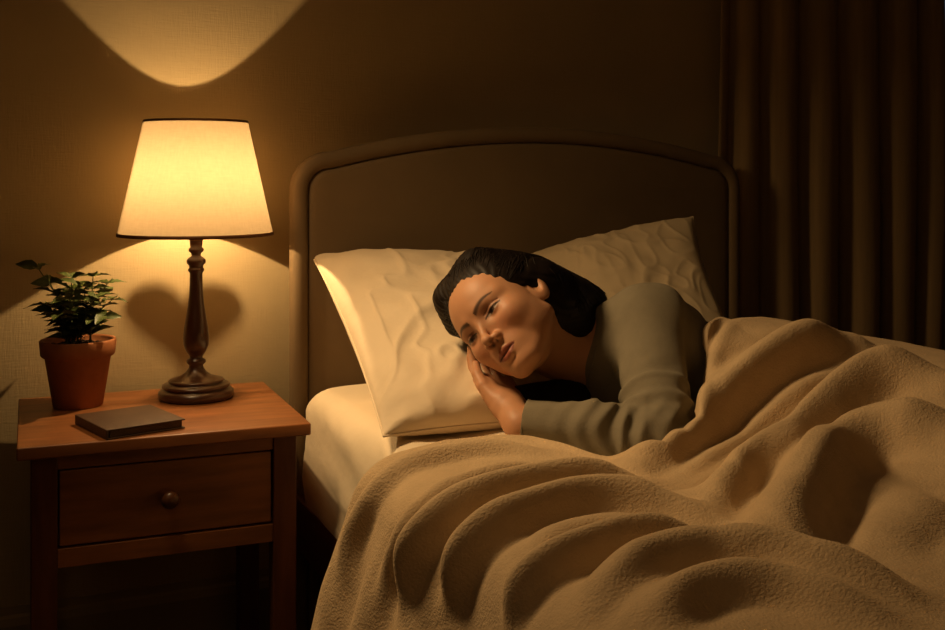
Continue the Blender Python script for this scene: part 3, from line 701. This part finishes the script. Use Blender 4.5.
for k in range(800):
    left = rs_.random() < .3
    a_ = rs_.uniform(-1, 1); s0 = np.array([a_*6.5, 6.8+rs_.uniform(-1.0, 2.5)-abs(a_)*3.5, 5.6-abs(a_)*3.5]) if rs_.random() < .6 else np.array([rs_.uniform(-4, 7), rs_.uniform(2, 11), rs_.uniform(-9, 4)])
    s0[1] -= .35; p0 = h2w(s0)[0]; e_ = (endl if (left and s0[0] < 1) else ends)[rs_.integers(3 if left and s0[0] < 1 else 5)]+rs_.normal(size=3)*.02
    mid = h2w(s0*np.array([1, 1, 0])+np.array([1.5 if not left else -2, 2, -6]))[0]
    pth = smooth_poly([p0, mid, e_], 18); pth = onhair(pth, rs_.uniform(0, .0018)); pth[:3] += (HC-pth[:3])*np.array([[.03], [.015], [.0]]); pth[1:-1] = (pth[:-2]+pth[1:-1]*2+pth[2:])/4
    V, F = tube(pth, np.r_[.0004, np.full(14, .0008), .0007, .0005, .0003], 4); st.add(V-PO, F)
st.build('hair_strands', M['hair'], hr)
# neckline band, placket and cuff
nd = (h2w((0, -4, -2))[0]-NB); nd /= np.linalg.norm(nd)
def on(f, p):
    for _ in range(6):
        e = .002; g = np.stack([f(p+np.eye(3)[k]*e)-f(p-np.eye(3)[k]*e) for k in range(3)], -1)/(2*e)
        p = p-f(p)[:, None]*g/np.maximum((g*g).sum(1), .3)[:, None]
    return p
cu = MB(); fd = (WR-EL)/np.linalg.norm(WR-EL); fa_ = np.cross(fd, UP); fa_ /= np.linalg.norm(fa_); fb_ = np.cross(fd, fa_)
an = np.linspace(0, 2*math.pi, 33); wc = WR+(EL-WR)*.065
V, F = tube(wc+.0375*(np.cos(an)[:, None]*fa_+np.sin(an)[:, None]*fb_), .0018, 6); cu.add(V-PO, F)
cu.build('cuff', M['seam'], sw)
pk = [P(596, 345, 1.90), P(590, 362, 1.89), P(583, 382, 1.89), P(575, 400, 1.89)]
pk = on(sweater_sdf, smooth_poly(pk, 16)); mb = MB(); V, F = tube(pk, .002, 6); mb.add(V-PO, F); mb.build('placket', M['seam'], sw)

# ------------------------------------------------------------------ blanket
bl_path = np.array([CH*.6+WA*.4, WA, HP, [1.47, 1.02, .7], [1.45, .80, .68], [1.38, .5, .66]]); bl_path = smooth_poly(bl_path, 60)
bl_w = np.interp(np.linspace(0, 1, 60), [0, .25, .45, .7, 1], [.19, .21, .24, .27, .26]); bl_h = np.interp(np.linspace(0, 1, 60), [0, .2, .45, .7, 1], [.150, .140, .105, .09, .08])
def base_h(x, y):
    z = np.full(x.shape, .633)
    best = np.zeros(x.shape)
    for (qx, qy, _), w, h_ in zip(bl_path, bl_w, bl_h):
        d = np.hypot(x-qx, y-qy)/w; best = np.maximum(best, h_*np.clip(1-d*d/2.2, 0, 1)**1.25)
    return z+best
XL = .562; XR = 1.80
def edge_y(x):
    return np.interp(x, [.40, .56, .64, .72, .76, .785, .80, .83, .88, .94, 1.0, 1.04, 1.08, 1.14, 1.22, 1.4, 1.9], [1.50, 1.52, 1.555, 1.545, 1.52, 1.465, 1.41, 1.36, 1.325, 1.35, 1.40, 1.455, 1.51, 1.57, 1.63, 1.66, 1.68])
nu, nv = 420, 380
us = np.concatenate([np.linspace(-.42, 0, 110, endpoint=False), np.linspace(0, XR-XL, 270, endpoint=False), np.linspace(XR-XL, XR-XL+.35, 40)]); ts = np.linspace(0, 1, nv)
U, T = np.meshgrid(us, ts, indexing='ij')
def drape_y(u):   # the hanging edge slopes towards the foot as it drops
    return np.interp(u, [-.42, -.30, -.2, -.1, 0], [.10, .05, .02, .01, 0])
xq = XL+np.clip(U, 0, XR-XL)
ey = edge_y(xq); ey = ey+np.where(U < 0, drape_y(np.minimum(U, 0)), 0)
Yb = ey-T*(ey-.12)
def base_pos(U, Yb):
    x = XL+np.clip(U, 0, XR-XL); z = base_h(x, Yb); X = x.copy(); r = .075
    for sgn, s in ((-1, np.clip(-U, 0, None)), (1, np.clip(U-(XR-XL), 0, None))):
        AM = 1.30; a = np.clip(s/r, 0, AM); ex = np.where(s/r > AM, s-AM*r, 0)
        X = X+sgn*(r*np.sin(a)+ex*math.cos(AM)); z = z-(r*(1-np.cos(a))+ex*math.sin(AM))
    return np.stack([X, Yb, z], -1)
Pb = base_pos(U, Yb)
def blur(A, k):
    A = A.copy()
    for _ in range(k):
        A[1:-1, 1:-1] = .4*A[1:-1, 1:-1]+.15*(A[:-2, 1:-1]+A[2:, 1:-1]+A[1:-1, :-2]+A[1:-1, 2:])
        A[:, 0] = .5*(A[:, 0]+A[:, 1])
    return A
Pb[..., 2] = blur(Pb[..., 2], 40)
def normals(Pg):
    a = np.gradient(Pg, axis=0); b = np.gradient(Pg, axis=1); n_ = np.cross(b, a); return n_/(np.linalg.norm(n_, axis=-1)[..., None]+1e-12)
Nb = blur(normals(Pb), 120); Nb /= np.linalg.norm(Nb, axis=-1)[..., None]
fx, fy, fdp = proj(Pb.reshape(-1, 3)); vis = ((CAM-Pb)*Nb).sum(-1).ravel() > 0
def lookup(px, py):
    c = (fx-px)**2+(fy-py)**2+np.where(vis, 0, 4000)+fdp*30; i = int(np.argmin(c)); return U.ravel()[i], Yb.ravel()[i]
# ridges traced in the photo: (points, height, half width, sharp side -1/+1)
ridges = [
    ([(634, 468), (680, 442), (722, 402), (760, 372), (800, 350), (850, 345)], .0341, .030),
    ([(700, 512), (750, 486), (790, 455), (825, 425), (858, 392), (900, 378), (945, 384)], .0361, .032),
    ([(770, 560), (796, 510), (826, 468), (868, 442), (915, 432), (960, 440)], .0341, .040),
    ([(378, 628), (392, 570), (418, 525), (460, 492), (520, 474), (590, 470)], .014, .018),
    ([(406, 630), (416, 573), (442, 535), (490, 505), (550, 488), (620, 482), (690, 482)], .024, .021),
    ([(444, 630), (456, 580), (490, 543), (545, 512), (610, 502), (680, 512), (730, 528)], .024, .021),
    ([(590, 630), (612, 592), (660, 570), (730, 562), (800, 575), (880, 595), (950, 612)], .024, .030),
    ([(632, 640), (660, 608), (710, 590), (780, 590), (850, 610), (930, 632)], .018, .026),
    ([(345, 600), (350, 550), (372, 505), (410, 470), (455, 455), (520, 452), (560, 458)], .012, .018),
    ([(505, 640), (520, 600), (552, 570), (610, 548), (670, 540), (730, 545)], .020, .019),
    ([(640, 500), (700, 497), (735, 502)], .012, .022),
    ([(655, 482), (712, 456), (762, 416), (802, 388), (850, 368)], .010, .016),
    ([(735, 535), (770, 505), (800, 478), (822, 452)], .008, .02),
    ([(520, 560), (560, 535), (620, 524), (680, 535)], .009, .02),
    ([(870, 560), (905, 520), (950, 505)], .010, .035),
]
disp = np.zeros(U.shape); crs = np.zeros(U.shape)
for pts, amp, wd in ridges:
    pp = smooth_poly(pts, 40); uv = np.array([lookup(*p) for p in pp])
    for _ in range(25): uv[1:-1] = .5*uv[1:-1]+.25*(uv[:-2]+uv[2:])
    uv = smooth_poly(uv, 150); best = np.full(U.shape, 9.); bt = np.zeros(U.shape)
    for k, (a_, b_) in enumerate(uv):
        d = np.hypot(U-a_, Yb-b_); m_ = d < best; best[m_] = d[m_]; bt[m_] = k/149
    taper = ss(0, .28, bt)*ss(1, .72, bt) if amp < .03 else (.35+.65*ss(0, .15, bt))*(.3+.7*ss(1, .8, bt))
    q = best/wd
    disp = np.maximum(disp, 1.7*amp*taper*np.exp(-np.abs(q)**2.3*.8)); crs = np.maximum(crs, .34*amp*taper*np.exp(-((q-1.5)/.42)**2))
disp = disp-crs
for _ in range(5): disp[1:-1, 1:-1] = .4*disp[1:-1, 1:-1]+.15*(disp[:-2, 1:-1]+disp[2:, 1:-1]+disp[1:-1, :-2]+disp[1:-1, 2:])
bu, bv = lookup(838, 488); disp = disp+.024*np.exp(-((U-bu)**2+(Yb-bv)**2)/.006)
n1_, n2_, n3_ = SN(41, 9, 9), SN(42, 26, 10), SN(43, 60, 10)
disp = disp+.003*n1_(U, Yb)+.0012*n2_(U, Yb*1.1)+.0003*n3_(U, Yb)
# hanging folds along the left side
dw = ss(-.02, -.25, U); disp = disp+dw*.012*np.sin(Yb*34+2*np.sin(Yb*9)+U*3)
# hem rolls under
e0 = np.minimum(T*(ey-.12), 1); disp = disp-.018*np.exp(-(e0/.010)**2)+.007*np.exp(-((e0-.03)/.018)**2)
Pf = Pb+Nb*disp[..., None]
# never below the mattress, never into the woman
q = Pf.reshape(-1, 3)
onbed = (q[:, 0] > MX0-.005)&(q[:, 0] < MX1+.005)
q[:, 2] = np.where(onbed, np.maximum(q[:, 2], .612), q[:, 2])
near = q[:, 2] > .6
for _ in range(8):
    s = torso(q[near], .010); q[near, 2] += np.clip(.016-s, 0, .02)
Pf = q.reshape(Pf.shape)
for _ in range(2):
    Pf[1:-1, 1:-1] = .5*Pf[1:-1, 1:-1]+.125*(Pf[:-2, 1:-1]+Pf[2:, 1:-1]+Pf[1:-1, :-2]+Pf[1:-1, 2:])
blk = mesh('blanket', Pf.reshape(-1, 3), grid_faces(len(us), nv)[:, ::-1], M['fleece'])
sm = blk.modifiers.new('s', 'SOLIDIFY'); sm.thickness = .012; sm.offset = -1
tag(blk, 'thick beige fleece blanket rumpled over the woman and the bed side', 'blanket')

# ------------------------------------------------------------------ lights
def light(name, kind, loc, energy, color, size=.1, target=None, spread=None):
    l = D.lights.new(name, kind); l.energy = energy; l.color = color
    if kind == 'AREA': l.shape = 'DISK'; l.size = size
    else: l.shadow_soft_size = size
    if spread: l.spread = spread
    o = D.objects.new(name, l); COL.objects.link(o); o.location = loc
    if target is not None: o.rotation_euler = (Vector(target)-Vector(loc)).to_track_quat('-Z', 'Y').to_euler()
    return o
light('bulb_light', 'POINT', (LX, LY, BZ), 9, (1, .665, .32), .004)
light('warm_fill_light', 'AREA', (.14, 1.82, 1.56), 4.4, (1, .65, .31), .25, (.85, 1.5, .65), 1.9)  # added fill above the nightstand for the bed, no lamp hangs there
light('bounce_fill', 'AREA', (-.5, .1, 1.9), 1.4, (1, .64, .32), 1.2, (1.0, 1.4, .7))  # added dim fill from the camera side, not a lamp in the room
light('moon_light', 'AREA', (2.9, 3.2, 1.7), 6, (.45, .62, 1), .8, (2.75, 2.45, 1.5))
w = D.worlds.new('night'); bpy.context.scene.world = w; w.use_nodes = True
bg = w.node_tree.nodes['Background']; bg.inputs[0].default_value = (.12, .2, .4, 1); bg.inputs[1].default_value = .12

# ------------------------------------------------------------------ camera
cd = D.cameras.new('camera'); co = D.objects.new('camera', cd); COL.objects.link(co)
co.location = (0, 0, CAMZ); co.rotation_euler = (math.pi/2, 0, -YAW)
cd.sensor_width = 36; cd.lens = 36*FPX/945; cd.shift_y = -(315-175)/945; cd.clip_start = .01
sc = bpy.context.scene; sc.camera = co
sc.view_settings.view_transform = 'Standard'; sc.view_settings.look = 'None'; sc.view_settings.exposure = 0
sc.cycles.use_denoising = True; sc.cycles.max_bounces = 8; sc.cycles.transparent_max_bounces = 12
